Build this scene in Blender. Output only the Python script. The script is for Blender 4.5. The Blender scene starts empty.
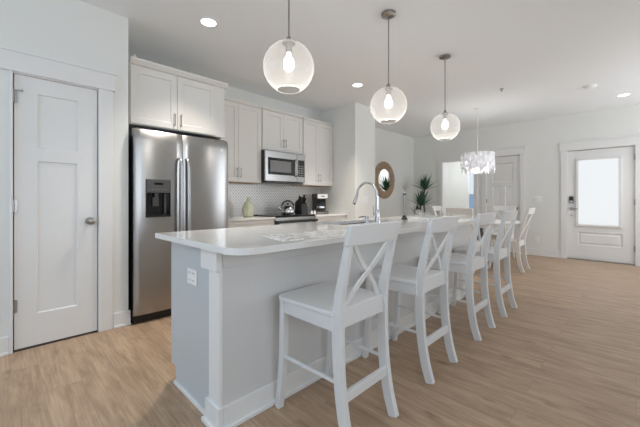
import bpy, bmesh, math, random
from math import sin, cos, pi, radians, sqrt
from mathutils import Vector, Matrix
random.seed(7)
S = bpy.context.scene
C = S.collection

# ------------------------------------------------------------------ camera, world, lights, exposure
F_PX, YAW, H_CAM, Y_PP = 318.2, 0.782, 1.118, 200.1
cam_d = bpy.data.cameras.new('camera'); cam = bpy.data.objects.new('camera', cam_d); C.objects.link(cam)
cam.location = (0, 0, H_CAM); cam.rotation_euler = (pi/2, 0, YAW)
cam_d.sensor_width = 36; cam_d.lens = 36*F_PX/640; cam_d.shift_y = -(213.5-Y_PP)/640
cam_d.clip_start = .02; cam_d.clip_end = 60
S.camera = cam
S.view_settings.view_transform = 'Standard'; S.view_settings.look = 'None'
S.view_settings.gamma = 1; S.view_settings.exposure = 0.26; S.view_settings.use_curve_mapping = False
try:
    S.cycles.use_denoising = True; S.cycles.max_bounces = 14; S.cycles.diffuse_bounces = 12
    S.cycles.transparent_max_bounces = 16; S.cycles.caustics_refractive = False; S.cycles.caustics_reflective = False
    S.cycles.sample_clamp_indirect = 6
except Exception: pass
W = bpy.data.worlds.new('sky'); S.world = W; W.use_nodes = True
W.node_tree.nodes['Background'].inputs[0].default_value = (.55, .75, 1, 1)
W.node_tree.nodes['Background'].inputs[1].default_value = 1.3

def area(name, loc, rot, sx, sy, power, col, spread=pi):
    d = bpy.data.lights.new(name, 'AREA'); d.shape = 'RECTANGLE'; d.size = sx; d.size_y = sy
    d.energy = power; d.color = col; d.spread = spread
    o = bpy.data.objects.new(name, d); o.location = loc; o.rotation_euler = rot; C.objects.link(o); return o
# daylight through the window wall behind the camera, and through the windows of the right wall
area('window_light', (-1.5, -2.55, 1.35), (pi/2+.75, 0, pi), 2.6, 2.0, 114, (.83, .92, 1))
area('window_light', (2.15, .4, 1.5), (pi/2+.75, 0, pi/2), 2.4, 1.6, 24, (1, .98, .95))
area('window_light', (2.15, 6.05, 1.5), (pi/2+.6, 0, pi/2), 2.3, 1.6, 46, (1, .98, .96))
# daylight in the room beyond the open doorway
area('window_light', (-3.1, 8.8, 2.6), (0, 0, 0), 1.2, 1.2, 19, (.93, .95, 1))

# ------------------------------------------------------------------ materials
def newmat(name):
    m = bpy.data.materials.new(name); m.use_nodes = True
    return m, m.node_tree.nodes, m.node_tree.links, m.node_tree.nodes['Principled BSDF']
def srgb(r, g, b):
    f = lambda c: (c/255/12.92) if c/255 <= .04045 else ((c/255+.055)/1.055)**2.4
    return (f(r), f(g), f(b), 1)
def plain(name, col, rough=.5, metal=0, bump=0, bscale=200, var=0, coat=0, spec=.5):
    m, N, L, B = newmat(name)
    B.inputs['Base Color'].default_value = col; B.inputs['Roughness'].default_value = rough
    B.inputs['Metallic'].default_value = metal; B.inputs['Coat Weight'].default_value = coat
    B.inputs['Specular IOR Level'].default_value = spec
    tc = N.new('ShaderNodeTexCoord'); nz = N.new('ShaderNodeTexNoise'); nz.inputs['Scale'].default_value = bscale
    nz.inputs['Detail'].default_value = 3; L.new(tc.outputs['Object'], nz.inputs['Vector'])
    if bump:
        b = N.new('ShaderNodeBump'); b.inputs['Strength'].default_value = bump; b.inputs['Distance'].default_value = .002
        L.new(nz.outputs['Fac'], b.inputs['Height']); L.new(b.outputs['Normal'], B.inputs['Normal'])
    v = max(var, .01)
    mx = N.new('ShaderNodeMix'); mx.data_type = 'RGBA'
    mx.inputs[6].default_value = tuple(c*(1-v) for c in col[:3])+(1,); mx.inputs[7].default_value = tuple(min(1, c*(1+v)) for c in col[:3])+(1,)
    L.new(nz.outputs['Fac'], mx.inputs[0]); L.new(mx.outputs[2], B.inputs['Base Color'])
    return m
def emis(name, col, strength):
    m, N, L, B = newmat(name)
    B.inputs['Base Color'].default_value = (.06, .06, .06, 1)
    B.inputs['Emission Color'].default_value = col; B.inputs['Emission Strength'].default_value = strength
    return m
M = {}
M['wall'] = plain('wall_paint', srgb(227, 228, 225), .85, bump=.15, bscale=300)
M['ceil'] = plain('ceiling_paint', srgb(238, 241, 243), .9, bump=.1, bscale=250)
M['trim'] = plain('trim_paint', srgb(228, 228, 227), .4, bump=.02)
M['cab'] = plain('cabinet_paint', srgb(226, 224, 220), .4, bump=.02)
M['island'] = plain('island_paint', srgb(212, 212, 211), .5, bump=.04)
M['endgrey'] = plain('island_end_paint', srgb(194, 199, 203), .45, bump=.04)
M['islandtrim'] = plain('island_trim_paint', srgb(232, 232, 231), .45, bump=.02)
M['stool'] = plain('stool_paint', srgb(222, 223, 223), .4, bump=.03, bscale=90)
M['chair'] = plain('chair_paint', srgb(230, 229, 226), .4, bump=.03, bscale=90)
M['steel'] = plain('brushed_steel', srgb(172, 172, 172), .27, 1)
M['steel'].node_tree.nodes['Principled BSDF'].inputs['Anisotropic'].default_value = .7; M['steel'].node_tree.nodes['Principled BSDF'].inputs['Anisotropic Rotation'].default_value = .25
M['chrome'] = plain('chrome', srgb(215, 215, 218), .1, 1)
M['nickel'] = plain('satin_nickel', srgb(165, 163, 160), .28, 1)
M['black'] = plain('black_plastic', srgb(26, 26, 27), .35)
M['blackglass'] = plain('black_glass', srgb(14, 14, 15), .06)
M['darkgrey'] = plain('dark_grey_plastic', srgb(70, 70, 70), .4)
M['midgrey'] = plain('mid_grey_plastic', srgb(125, 125, 126), .4)
M['white'] = plain('white_plastic', srgb(240, 240, 239), .4)
M['green'] = plain('pale_green_ceramic', srgb(212, 216, 192), .35, var=.12, bscale=40)
M['leaf'] = plain('dracaena_leaf', srgb(66, 104, 76), .5, var=.3, bscale=30)
M['cane'] = plain('plant_cane', srgb(80, 78, 62), .8, var=.3, bscale=60)
M['soil'] = plain('potting_soil', srgb(60, 48, 38), .95, bump=.5, var=.3)
M['kraft'] = plain('pale_wood', srgb(190, 160, 128), .6, var=.15, bscale=30)

def wood_floor():
    m, N, L, B = newmat('vinyl_plank_floor')
    tc = N.new('ShaderNodeTexCoord'); br = N.new('ShaderNodeTexBrick')
    br.offset = .37; br.offset_frequency = 2; br.squash = 1
    br.inputs['Scale'].default_value = 1; br.inputs['Brick Width'].default_value = 1.22; br.inputs['Row Height'].default_value = .18
    br.inputs['Mortar Size'].default_value = .0016; br.inputs['Mortar Smooth'].default_value = .2; br.inputs['Bias'].default_value = 0
    br.inputs['Color1'].default_value = (0, 0, 0, 1); br.inputs['Color2'].default_value = (1, 1, 1, 1); br.inputs['Mortar'].default_value = (.5, .5, .5, 1)
    L.new(tc.outputs['Object'], br.inputs['Vector'])
    mp = N.new('ShaderNodeMapping'); mp.inputs['Scale'].default_value = (1.0, 6, 1); L.new(tc.outputs['Object'], mp.inputs['Vector'])
    # shift the grain per plank
    cmb = N.new('ShaderNodeCombineXYZ'); mu = N.new('ShaderNodeMath'); mu.operation = 'MULTIPLY'; mu.inputs[1].default_value = 17
    L.new(br.outputs['Color'], mu.inputs[0]); L.new(mu.outputs[0], cmb.inputs[0]); L.new(mu.outputs[0], cmb.inputs[2])
    ad = N.new('ShaderNodeVectorMath'); L.new(mp.outputs[0], ad.inputs[0]); L.new(cmb.outputs[0], ad.inputs[1])
    n1 = N.new('ShaderNodeTexNoise'); n1.inputs['Scale'].default_value = 2.6; n1.inputs['Detail'].default_value = 9; n1.inputs['Roughness'].default_value = .7; n1.inputs['Distortion'].default_value = .5
    L.new(ad.outputs[0], n1.inputs['Vector'])
    mp2 = N.new('ShaderNodeMapping'); mp2.inputs['Scale'].default_value = (2.2, 60, 1); L.new(tc.outputs['Object'], mp2.inputs['Vector'])
    n2 = N.new('ShaderNodeTexNoise'); n2.inputs['Scale'].default_value = 1.5; n2.inputs['Detail'].default_value = 4; L.new(mp2.outputs[0], n2.inputs['Vector'])
    rp = N.new('ShaderNodeValToRGB'); e = rp.color_ramp.elements
    e[0].position = .28; e[0].color = srgb(150, 125, 102); e[1].position = .72; e[1].color = srgb(204, 178, 151)
    x = e.new(.5); x.color = srgb(183, 156, 130)
    L.new(n1.outputs['Fac'], rp.inputs[0])
    m1 = N.new('ShaderNodeMix'); m1.data_type = 'RGBA'; m1.blend_type = 'MULTIPLY'; m1.inputs[0].default_value = .7
    r2 = N.new('ShaderNodeValToRGB'); r2.color_ramp.elements[0].position = .3; r2.color_ramp.elements[0].color = (.68, .65, .62, 1); r2.color_ramp.elements[1].position = .65
    L.new(n2.outputs['Fac'], r2.inputs[0]); L.new(rp.outputs[0], m1.inputs[6]); L.new(r2.outputs[0], m1.inputs[7])
    m2 = N.new('ShaderNodeMix'); m2.data_type = 'RGBA'; m2.blend_type = 'MULTIPLY'; m2.inputs[0].default_value = 1
    r3 = N.new('ShaderNodeValToRGB'); r3.color_ramp.elements[0].color = (.92, .915, .91, 1); r3.color_ramp.elements[1].color = (1, 1, 1, 1)
    L.new(br.outputs['Color'], r3.inputs[0]); L.new(m1.outputs[2], m2.inputs[6]); L.new(r3.outputs[0], m2.inputs[7])
    mk = N.new('ShaderNodeMapping'); mk.inputs['Scale'].default_value = (1.6, 4.5, 1); L.new(tc.outputs['Object'], mk.inputs['Vector'])
    vk = N.new('ShaderNodeTexVoronoi'); vk.inputs['Scale'].default_value = 1.3; L.new(mk.outputs[0], vk.inputs['Vector'])
    nk = N.new('ShaderNodeTexNoise'); nk.inputs['Scale'].default_value = 14; nk.inputs['Detail'].default_value = 3; L.new(mk.outputs[0], nk.inputs['Vector'])
    ka = N.new('ShaderNodeMath'); ka.operation = 'MULTIPLY_ADD'; ka.inputs[1].default_value = .22; L.new(nk.outputs['Fac'], ka.inputs[0]); L.new(vk.outputs['Distance'], ka.inputs[2])
    kr = N.new('ShaderNodeValToRGB'); kr.color_ramp.elements[0].position = .13; kr.color_ramp.elements[0].color = (.5, .44, .38, 1); kr.color_ramp.elements[1].position = .24; kr.color_ramp.elements[1].color = (1, 1, 1, 1)
    L.new(ka.outputs[0], kr.inputs[0])
    mq = N.new('ShaderNodeMix'); mq.data_type = 'RGBA'; mq.blend_type = 'MULTIPLY'; mq.inputs[0].default_value = .8; L.new(m2.outputs[2], mq.inputs[6]); L.new(kr.outputs[0], mq.inputs[7]); m2 = mq
    m3 = N.new('ShaderNodeMix'); m3.data_type = 'RGBA'; m3.inputs[7].default_value = srgb(95, 80, 68)
    mm = N.new('ShaderNodeMath'); mm.operation = 'MULTIPLY'; mm.inputs[1].default_value = .32; L.new(br.outputs['Fac'], mm.inputs[0]); L.new(mm.outputs[0], m3.inputs[0])
    L.new(m2.outputs[2], m3.inputs[6]); L.new(m3.outputs[2], B.inputs['Base Color'])
    B.inputs['Roughness'].default_value = .38; B.inputs['Specular IOR Level'].default_value = .4
    bp = N.new('ShaderNodeBump'); bp.inputs['Strength'].default_value = .12; bp.inputs['Distance'].default_value = .001
    L.new(n2.outputs['Fac'], bp.inputs['Height']); L.new(bp.outputs[0], B.inputs['Normal'])
    return m
M['floor'] = wood_floor()

def quartz():
    m, N, L, B = newmat('white_quartz')
    tc = N.new('ShaderNodeTexCoord'); n = N.new('ShaderNodeTexNoise'); n.inputs['Scale'].default_value = 420; n.inputs['Detail'].default_value = 1
    L.new(tc.outputs['Object'], n.inputs['Vector'])
    r = N.new('ShaderNodeValToRGB'); r.color_ramp.elements[0].position = .3; r.color_ramp.elements[0].color = srgb(216, 215, 213)
    r.color_ramp.elements[1].position = .45; r.color_ramp.elements[1].color = srgb(232, 231, 229)
    L.new(n.outputs['Fac'], r.inputs[0]); L.new(r.outputs[0], B.inputs['Base Color'])
    B.inputs['Roughness'].default_value = .07
    return m
M['quartz'] = quartz()

def tile():
    m, N, L, B = newmat('lattice_mosaic_tile')
    tc = N.new('ShaderNodeTexCoord'); sp = N.new('ShaderNodeSeparateXYZ'); L.new(tc.outputs['Object'], sp.inputs[0])
    def mth(op, a, b=None, c=None):
        k = N.new('ShaderNodeMath'); k.operation = op
        for i, q in enumerate((a, b, c)):
            if q is None: continue
            if isinstance(q, (int, float)): k.inputs[i].default_value = q
            else: L.new(q, k.inputs[i])
        return k.outputs[0]
    y = mth('MULTIPLY', sp.outputs[1], 1/.09); z = mth('MULTIPLY', sp.outputs[2], 1/.09)
    a = mth('ABSOLUTE', mth('SUBTRACT', mth('FRACT', mth('ADD', y, z)), .5))
    b = mth('ABSOLUTE', mth('SUBTRACT', mth('FRACT', mth('SUBTRACT', y, z)), .5))
    dot = mth('LESS_THAN', mth('ADD', mth('MULTIPLY', a, a), mth('MULTIPLY', b, b)), .035)
    ln = mth('LESS_THAN', mth('MINIMUM', mth('SUBTRACT', .5, a), mth('SUBTRACT', .5, b)), .055)
    f = mth('MAXIMUM', mth('MULTIPLY', dot, .8), ln)
    mx = N.new('ShaderNodeMix'); mx.data_type = 'RGBA'; mx.inputs[6].default_value = srgb(243, 242, 240); mx.inputs[7].default_value = srgb(158, 157, 156)
    L.new(f, mx.inputs[0]); L.new(mx.outputs[2], B.inputs['Base Color']); B.inputs['Roughness'].default_value = .2
    return m
M['tile'] = tile()

def clear_glass(name, tint=(1, 1, 1, 1), haze=.06):
    m = bpy.data.materials.new(name); m.use_nodes = True; N = m.node_tree.nodes; L = m.node_tree.links
    N.remove(N['Principled BSDF']); out = N['Material Output']
    tr = N.new('ShaderNodeBsdfTransparent'); tr.inputs[0].default_value = tint
    gl = N.new('ShaderNodeBsdfGlossy'); gl.inputs['Roughness'].default_value = .03
    df = N.new('ShaderNodeBsdfTranslucent'); df.inputs[0].default_value = (.95, .95, .95, 1)
    lw = N.new('ShaderNodeLayerWeight'); lw.inputs[0].default_value = .35
    p4 = N.new('ShaderNodeMath'); p4.operation = 'POWER'; p4.inputs[1].default_value = 4; L.new(lw.outputs['Facing'], p4.inputs[0])
    fr = N.new('ShaderNodeMath'); fr.operation = 'MULTIPLY_ADD'; fr.inputs[1].default_value = .55; fr.inputs[2].default_value = .035; L.new(p4.outputs[0], fr.inputs[0])
    pw = N.new('ShaderNodeMath'); pw.operation = 'POWER'; pw.inputs[1].default_value = 2.5; L.new(lw.outputs['Facing'], pw.inputs[0])
    hz = N.new('ShaderNodeMath'); hz.operation = 'MULTIPLY_ADD'; hz.inputs[1].default_value = .35; hz.inputs[2].default_value = haze; L.new(pw.outputs[0], hz.inputs[0])  # translucent white, stronger toward the edges, mixed in to brighten the clear glass
    m1 = N.new('ShaderNodeMixShader'); L.new(hz.outputs[0], m1.inputs[0]); L.new(tr.outputs[0], m1.inputs[1]); L.new(df.outputs[0], m1.inputs[2])
    m2 = N.new('ShaderNodeMixShader'); L.new(fr.outputs[0], m2.inputs[0]); L.new(m1.outputs[0], m2.inputs[1]); L.new(gl.outputs[0], m2.inputs[2])
    L.new(m2.outputs[0], out.inputs[0]); return m
M['glass'] = clear_glass('clear_globe_glass', haze=.11)
M['rim'] = clear_glass('globe_rim_glass', haze=.12)
M['glass2'] = clear_glass('clear_drinking_glass', haze=.08)

def shell():
    m, N, L, B = newmat('capiz_shell')
    B.inputs['Base Color'].default_value = srgb(246, 246, 246); B.inputs['Roughness'].default_value = .25
    B.inputs['Transmission Weight'].default_value = 0
    tl = N.new('ShaderNodeBsdfTranslucent'); tl.inputs[0].default_value = srgb(250, 250, 252)
    mx = N.new('ShaderNodeMixShader'); mx.inputs[0].default_value = .5
    L.new(B.outputs[0], mx.inputs[1]); L.new(tl.outputs[0], mx.inputs[2]); L.new(mx.outputs[0], N['Material Output'].inputs[0])
    return m
M['shell'] = shell()
M['bulb'] = emis('glowing_bulb', (1, .97, .93, 1), 5)
M['lamp'] = emis('lamp_diffuser', (1, .97, .93, 1), 4)
M['frost'] = emis('backlit_frosted_glass', (.93, .97, 1, 1), .72)
M['daywin'] = emis('daylit_sky_glass', (.36, .60, .90, 1), .42)
M['daywhite'] = emis('daylit_upper_glass', (.78, .90, 1, 1), .68)

def weave():
    m, N, L, B = newmat('woven_rope')
    tc = N.new('ShaderNodeTexCoord'); v = N.new('ShaderNodeTexNoise'); v.inputs['Scale'].default_value = 60; L.new(tc.outputs['Object'], v.inputs[0])
    r = N.new('ShaderNodeValToRGB'); r.color_ramp.elements[0].color = srgb(128, 106, 84); r.color_ramp.elements[1].color = srgb(186, 162, 136)
    r.color_ramp.elements[0].position = .35; r.color_ramp.elements[1].position = .65
    L.new(v.outputs['Fac'], r.inputs[0]); L.new(r.outputs[0], B.inputs['Base Color']); B.inputs['Roughness'].default_value = .9
    bp = N.new('ShaderNodeBump'); bp.inputs['Strength'].default_value = .6; L.new(v.outputs['Fac'], bp.inputs['Height']); L.new(bp.outputs[0], B.inputs['Normal'])
    return m
M['rope'] = weave()
M['mirror'] = plain('mirror_glass', (.95, .95, .95, 1), .02, 1)
def runner():
    m, N, L, B = newmat('printed_placemat')
    tc = N.new('ShaderNodeTexCoord'); v = N.new('ShaderNodeTexNoise'); v.inputs['Scale'].default_value = 22; v.inputs['Detail'].default_value = 5; v.inputs['Distortion'].default_value = 1.5
    L.new(tc.outputs['Object'], v.inputs[0])
    r = N.new('ShaderNodeValToRGB'); r.color_ramp.elements[0].color = srgb(186, 186, 184); r.color_ramp.elements[1].color = srgb(246, 246, 245)
    r.color_ramp.elements[0].position = .43; r.color_ramp.elements[1].position = .5
    L.new(v.outputs['Fac'], r.inputs[0]); L.new(r.outputs[0], B.inputs['Base Color']); B.inputs['Roughness'].default_value = .25
    return m
M['runner'] = runner()

# ------------------------------------------------------------------ mesh helpers
class MB:
    def __init__(s): s.bm = bmesh.new()
    def box(s, x0, x1, y0, y1, z0, z1):
        v = [s.bm.verts.new((x, y, z)) for x in (x0, x1) for y in (y0, y1) for z in (z0, z1)]
        for f in ((0, 1, 3, 2), (4, 6, 7, 5), (0, 4, 5, 1), (2, 3, 7, 6), (0, 2, 6, 4), (1, 5, 7, 3)): s.bm.faces.new([v[i] for i in f])
        return s
    def prism(s, pts, vec):
        a = [s.bm.verts.new(p) for p in pts]; b = [s.bm.verts.new(Vector(p)+Vector(vec)) for p in pts]; n = len(a)
        s.bm.faces.new(a[::-1]); s.bm.faces.new(b)
        for i in range(n): s.bm.faces.new((a[i], a[(i+1) % n], b[(i+1) % n], b[i]))
        return s
    def lathe(s, prof, c=(0, 0, 0), n=24, axis='Z', close=True):
        rings = []
        for r, h in prof:
            ring = []
            for k in range(n):
                a = 2*pi*k/n; p = (r*cos(a), r*sin(a), h)
                if axis == 'X': p = (h, r*cos(a), r*sin(a))
                if axis == 'Y': p = (r*sin(a), h, r*cos(a))
                ring.append(s.bm.verts.new((p[0]+c[0], p[1]+c[1], p[2]+c[2])))
            rings.append(ring)
        for a, b in zip(rings, rings[1:]):
            for k in range(n): s.bm.faces.new((a[k], a[(k+1) % n], b[(k+1) % n], b[k]))
        if close:
            s.bm.faces.new(rings[0][::-1]); s.bm.faces.new(rings[-1])
        return s
    def cyl(s, c, r, h, n=20, axis='Z'): return s.lathe([(r, 0), (r, h)], c, n, axis)
    def sweep(s, path, sec, up=(0, 0, 1), scale=None):
        """sec: list of (a,b) offsets along side and up; path: list of points"""
        path = [Vector(p) for p in path]; rings = []
        for i, p in enumerate(path):
            t = (path[min(i+1, len(path)-1)]-path[max(i-1, 0)]).normalized()
            sd = t.cross(Vector(up))
            if sd.length < 1e-4: sd = t.cross(Vector((0, 1, 0)))
            sd.normalize(); u = sd.cross(t).normalized(); k = scale[i] if scale else 1
            ka, kb_ = k if isinstance(k, tuple) else (k, k)
            rings.append([s.bm.verts.new(p+sd*a*ka+u*b*kb_) for a, b in sec])
        n = len(sec)
        for a, b in zip(rings, rings[1:]):
            for k in range(n): s.bm.faces.new((a[k], a[(k+1) % n], b[(k+1) % n], b[k]))
        s.bm.faces.new(rings[0][::-1]); s.bm.faces.new(rings[-1])
        return s
    def tube(s, path, r, n=12, scale=None):
        return s.sweep(path, [(r*cos(2*pi*k/n), r*sin(2*pi*k/n)) for k in range(n)], scale=scale)
    def slab(s, org, ua, ub, un, w, h, t, recs):
        """a board w x h, thickness t; recs = list of (a0,a1,b0,b1,bevel,depth change)"""
        org, ua, ub, un = Vector(org), Vector(ua), Vector(ub), Vector(un)
        A = {0, w}; B_ = {0, h}
        for a0, a1, b0, b1, bv, dp in recs:
            A |= {a0, a0+bv, a1-bv, a1}; B_ |= {b0, b0+bv, b1-bv, b1}
        A = sorted(A); B_ = sorted(B_); e = 1e-6
        def ht(a, b):
            z = t
            for a0, a1, b0, b1, bv, dp in recs:
                if a0+bv-e <= a <= a1-bv+e and b0+bv-e <= b <= b1-bv+e: z += dp
            return z
        G = [[s.bm.verts.new(org+ua*a+ub*b+un*ht(a, b)) for b in B_] for a in A]
        K = [[s.bm.verts.new(org+ua*a+ub*b) for b in B_] for a in A]
        for i in range(len(A)-1):
            for j in range(len(B_)-1):
                s.bm.faces.new((G[i][j], G[i+1][j], G[i+1][j+1], G[i][j+1]))
                s.bm.faces.new((K[i][j], K[i][j+1], K[i+1][j+1], K[i+1][j]))
        for i in range(len(A)-1):
            s.bm.faces.new((K[i][0], K[i+1][0], G[i+1][0], G[i][0])); s.bm.faces.new((K[i+1][-1], K[i][-1], G[i][-1], G[i+1][-1]))
        for j in range(len(B_)-1):
            s.bm.faces.new((K[0][j+1], K[0][j], G[0][j], G[0][j+1])); s.bm.faces.new((K[-1][j], K[-1][j+1], G[-1][j+1], G[-1][j]))
        return s
    def build(s, name, mat, parent=None, bevel=0, smooth=False, seg=2, solid=0, sub=0):
        bmesh.ops.recalc_face_normals(s.bm, faces=s.bm.faces[:])
        me = bpy.data.meshes.new(name); s.bm.to_mesh(me); s.bm.free()
        o = bpy.data.objects.new(name, me); C.objects.link(o); me.materials.append(M[mat])
        if parent: o.parent = parent
        if solid: q = o.modifiers.new('solid', 'SOLIDIFY'); q.thickness = solid; q.offset = 0
        if bevel: q = o.modifiers.new('bevel', 'BEVEL'); q.width = bevel; q.segments = seg; q.limit_method = 'ANGLE'; q.angle_limit = .6
        if sub: q = o.modifiers.new('sub', 'SUBSURF'); q.levels = sub; q.render_levels = sub
        if smooth:
            for p in me.polygons: p.use_smooth = True
            if smooth != 'all':
                try: me.set_sharp_from_angle(angle=.7)
                except Exception: pass
        return o
def thing(name, label, cat, loc=(0, 0, 0), rz=0, group=None, kind=None):
    o = bpy.data.objects.new(name, None); C.objects.link(o); o.location = loc; o.rotation_euler = (0, 0, rz)
    o.empty_display_size = .1
    if label: o['label'] = label
    if cat: o['category'] = cat
    if group: o['group'] = group
    if kind: o['kind'] = kind
    return o
def tag(o, label, cat, group=None):
    o['label'] = label; o['category'] = cat
    if group: o['group'] = group
    return o
def struct(name, mb, mat, **k):
    o = mb.build(name, mat, **k); o['kind'] = 'structure'; return o
def copy_tree(o, parent=None):
    c = o.copy(); C.objects.link(c); c.parent = parent
    for ch in list(o.children): copy_tree(ch, c)
    return c
def smoothpath(pts, n=6):
    """Catmull-Rom through pts"""
    P = [Vector(p) for p in pts]; P = [P[0]*2-P[1]]+P+[P[-1]*2-P[-2]]; out = []
    for i in range(1, len(P)-2):
        for k in range(n):
            t = k/n; a, b, c, d = P[i-1], P[i], P[i+1], P[i+2]
            out.append(.5*((2*b)+(c-a)*t+(2*a-5*b+4*c-d)*t*t+(3*b-a-3*c+d)*t**3))
    return out+[P[-2]]

# ------------------------------------------------------------------ room
HC, YB, XL, XP, YC = 2.75, 7.66, -4.15, -3.235, .815
XR, YF = 2.2, -2.6
struct('floor', MB().box(XL-.1, XR+.1, YF-.1, 10.2, -.05, 0), 'floor')
struct('ceiling', MB().box(XL-.1, XR+.1, YF-.1, 10.2, HC, HC+.06), 'ceil')
# pantry wall with the door opening y .07-.59
PD0, PD1, PH = .072, .586, 2.05
w = MB().box(XP-.12, XP, YF, PD0-.02, 0, HC).box(XP-.12, XP, PD1+.02, YC, 0, HC).box(XP-.12, XP, PD0-.02, PD1+.02, PH+.015, HC)
w.box(XL, XP-.12, YC-.12, YC, 0, HC)
struct('wall_pantry', w, 'wall')
struct('wall_left', MB().box(XL-.1, XL, YF, 10, 0, HC), 'wall')
struct('wall_chase', MB().box(XL, -3.32, 4.175, 4.745, 0, HC), 'wall')
# back wall openings: doorway x -3.31..-2.62, inner door -2.40..-1.72, entry -.94..-.01
D1 = (-3.37, -2.64, 2.04); D2 = (-2.37, -1.72, 2.06); D3 = (-.935, -.012, 2.05)
w = MB(); xs = [XL]
for a, b, h in (D1, D2, D3):
    w.box(xs[-1], a, YB, YB+.12, 0, HC); w.box(a, b, YB, YB+.12, h+.012, HC); xs.append(b)
w.box(xs[-1], XR, YB, YB+.12, 0, HC)
struct('wall_back', w, 'wall')
w = MB()
ys = YF
for a, b in ((-.8, 1.6), (4.9, 7.2)):
    w.box(XR, XR+.1, ys, a, 0, HC); w.box(XR, XR+.1, a, b, 0, .7); w.box(XR, XR+.1, a, b, 2.3, HC); ys = b
w.box(XR, XR+.1, ys, 10, 0, HC)
struct('wall_right', w, 'wall')
struct('wall_front', MB().box(XL, -2.6, YF-.1, YF, 0, HC).box(.8, XR, YF-.1, YF, 0, HC).box(-2.6, .8, YF-.1, YF, 2.35, HC).box(-2.6, .8, YF-.1, YF, 0, .35), 'wall')
# room beyond the doorway
struct('wall_hall', MB().box(-4.15, 2.2, 9.8, 9.9, 0, HC).box(-2.58, -2.46, YB+.12, 9.8, 0, HC), 'wall')
wn = thing('window_1', None, None, (-3.52, 9.8, 0), kind='structure')
MB().box(-.05, .52, -.045, -.005, .78, .86).box(-.05, .52, -.04, -.005, 2.0, 2.08).box(-.05, .02, -.04, -.005, .86, 2.0).box(.45, .52, -.04, -.005, .86, 2.0).box(.02, .45, -.035, -.005, 1.29, 1.33).build('window_frame', 'trim', wn, bevel=.004)
MB().box(.02, .45, -.02, -.01, .86, 1.29).build('window_pane', 'daywin', wn)
MB().box(.02, .45, -.02, -.01, 1.33, 2.0).build('window_pane', 'daywhite', wn)

# baseboards
def baseb(name, segs):
    m = MB()
    for x0, x1, y0, y1, ax in segs:
        if ax == 'x+': m.box(x0, x0+.014, y0, y1, 0, .13); m.box(x0, x0+.024, y0, y1, 0, .02)
        if ax == 'y-': m.box(x0, x1, y0-.014, y0, 0, .13); m.box(x0, x1, y0-.024, y0, 0, .02)
        if ax == 'y+': m.box(x0, x1, y0, y0+.014, 0, .13)
    struct(name, m, 'trim', bevel=.003)
baseb('baseboard_left', [(XP, 0, YF, PD0-.025, 'x+'), (XP, 0, .695, YC+.014, 'x+'), (XL, 0, 4.745, YB, 'x+'), (-3.32, 0, 4.16, 4.755, 'x+')])
baseb('baseboard_back', [(XL, D1[0]-.09, YB, 0, 'y-'), (D2[1]+.095, D3[0]-.1, YB, 0, 'y-'), (D3[1]+.1, XR, YB, 0, 'y-')])

# casings
def casing(name, ax, c, a0, a1, h, wd=.09, hd=.14, ext=.02, wl=None):
    m = MB(); t = .018; wl = wl or wd
    def b(p0, p1, z0, z1, tt):
        if ax == 'x+': m.box(c, c+tt, p0, p1, z0, z1)
        else: m.box(p0, p1, c-tt, c, z0, z1)
    b(a0-wl, a0-.004, 0, h+.01, t); b(a1+.004, a1+wd, 0, h+.01, t); b(a0-wd-ext, a1+wd+ext, h+.01, h+.01+hd, t+.008)
    b(a0-wd-ext-.008, a1+wd+ext+.008, h+.01+hd, h+.03+hd, t+.014)
    # jamb inside the opening
    if ax == 'x+':
        m.box(c-.12, c, a0-.018, a0-.003, 0, h+.014); m.box(c-.12, c, a1+.003, a1+.018, 0, h+.014); m.box(c-.12, c, a0-.018, a1+.018, h+.002, h+.014)
    else:
        m.box(a0, a0+.004, c, c+.12, 0, h+.012); m.box(a1-.004, a1, c, c+.12, 0, h+.012); m.box(a0, a1, c, c+.12, h+.004, h+.012)
    struct(name, m, 'trim', bevel=.003)
casing('trim_1', 'x+', XP, PD0, PD1, PH, wd=.105, wl=.024)
casing('trim_2', 'y-', YB, D1[0], D1[1], D1[2])
casing('trim_3', 'y-', YB, D2[0], D2[1], D2[2])
casing('trim_4', 'y-', YB, D3[0], D3[1], D3[2], wd=.1)

# pantry door (door_1), local origin at its bottom corner, faces +X
d = thing('door_1', None, None, (XP, PD0, 0), kind='structure'); DW = PD1-PD0
MB().slab((-.045, .003, .015), (0, 1, 0), (0, 0, 1), (1, 0, 0), DW-.006, PH-.017, .037,
          [(.128, .375, .24, 1.40, .005, -.012), (.128, .375, 1.50, 1.912, .005, -.012)]).build('door_panel', 'trim', d)
for z in (.335, 1.075, 1.88):
    MB().cyl((.004, .0, z-.045), .007, .09, 10).box(-.006, 0, .002, .02, z-.045, z+.045).build('hinge', 'nickel', d, smooth=True)
MB().cyl((.008, -.002, 1.90), .004, .03, 8).box(.004, .012, -.022, .045, 1.925, 1.931).cyl((.008, .045, 1.921), .007, .014, 8).build('door_stop', 'nickel', d, smooth=True)
k = MB().lathe([(.031, -.008), (.031, -.002), (.012, .004), (.011, .03), (.024, .036), (.03, .05), (.027, .064), (.012, .07)], (0, DW-.055, .945), 24, 'X').build('door_knob', 'nickel', d, smooth=True)
MB().box(-.008, -.0065, DW-.006, DW+.004, .91, .98).build('strike_plate', 'nickel', d)
struct('trim_5', MB().box(XP-.12, XP-.005, PD0, PD1, .0005, .006), 'darkgrey')

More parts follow.
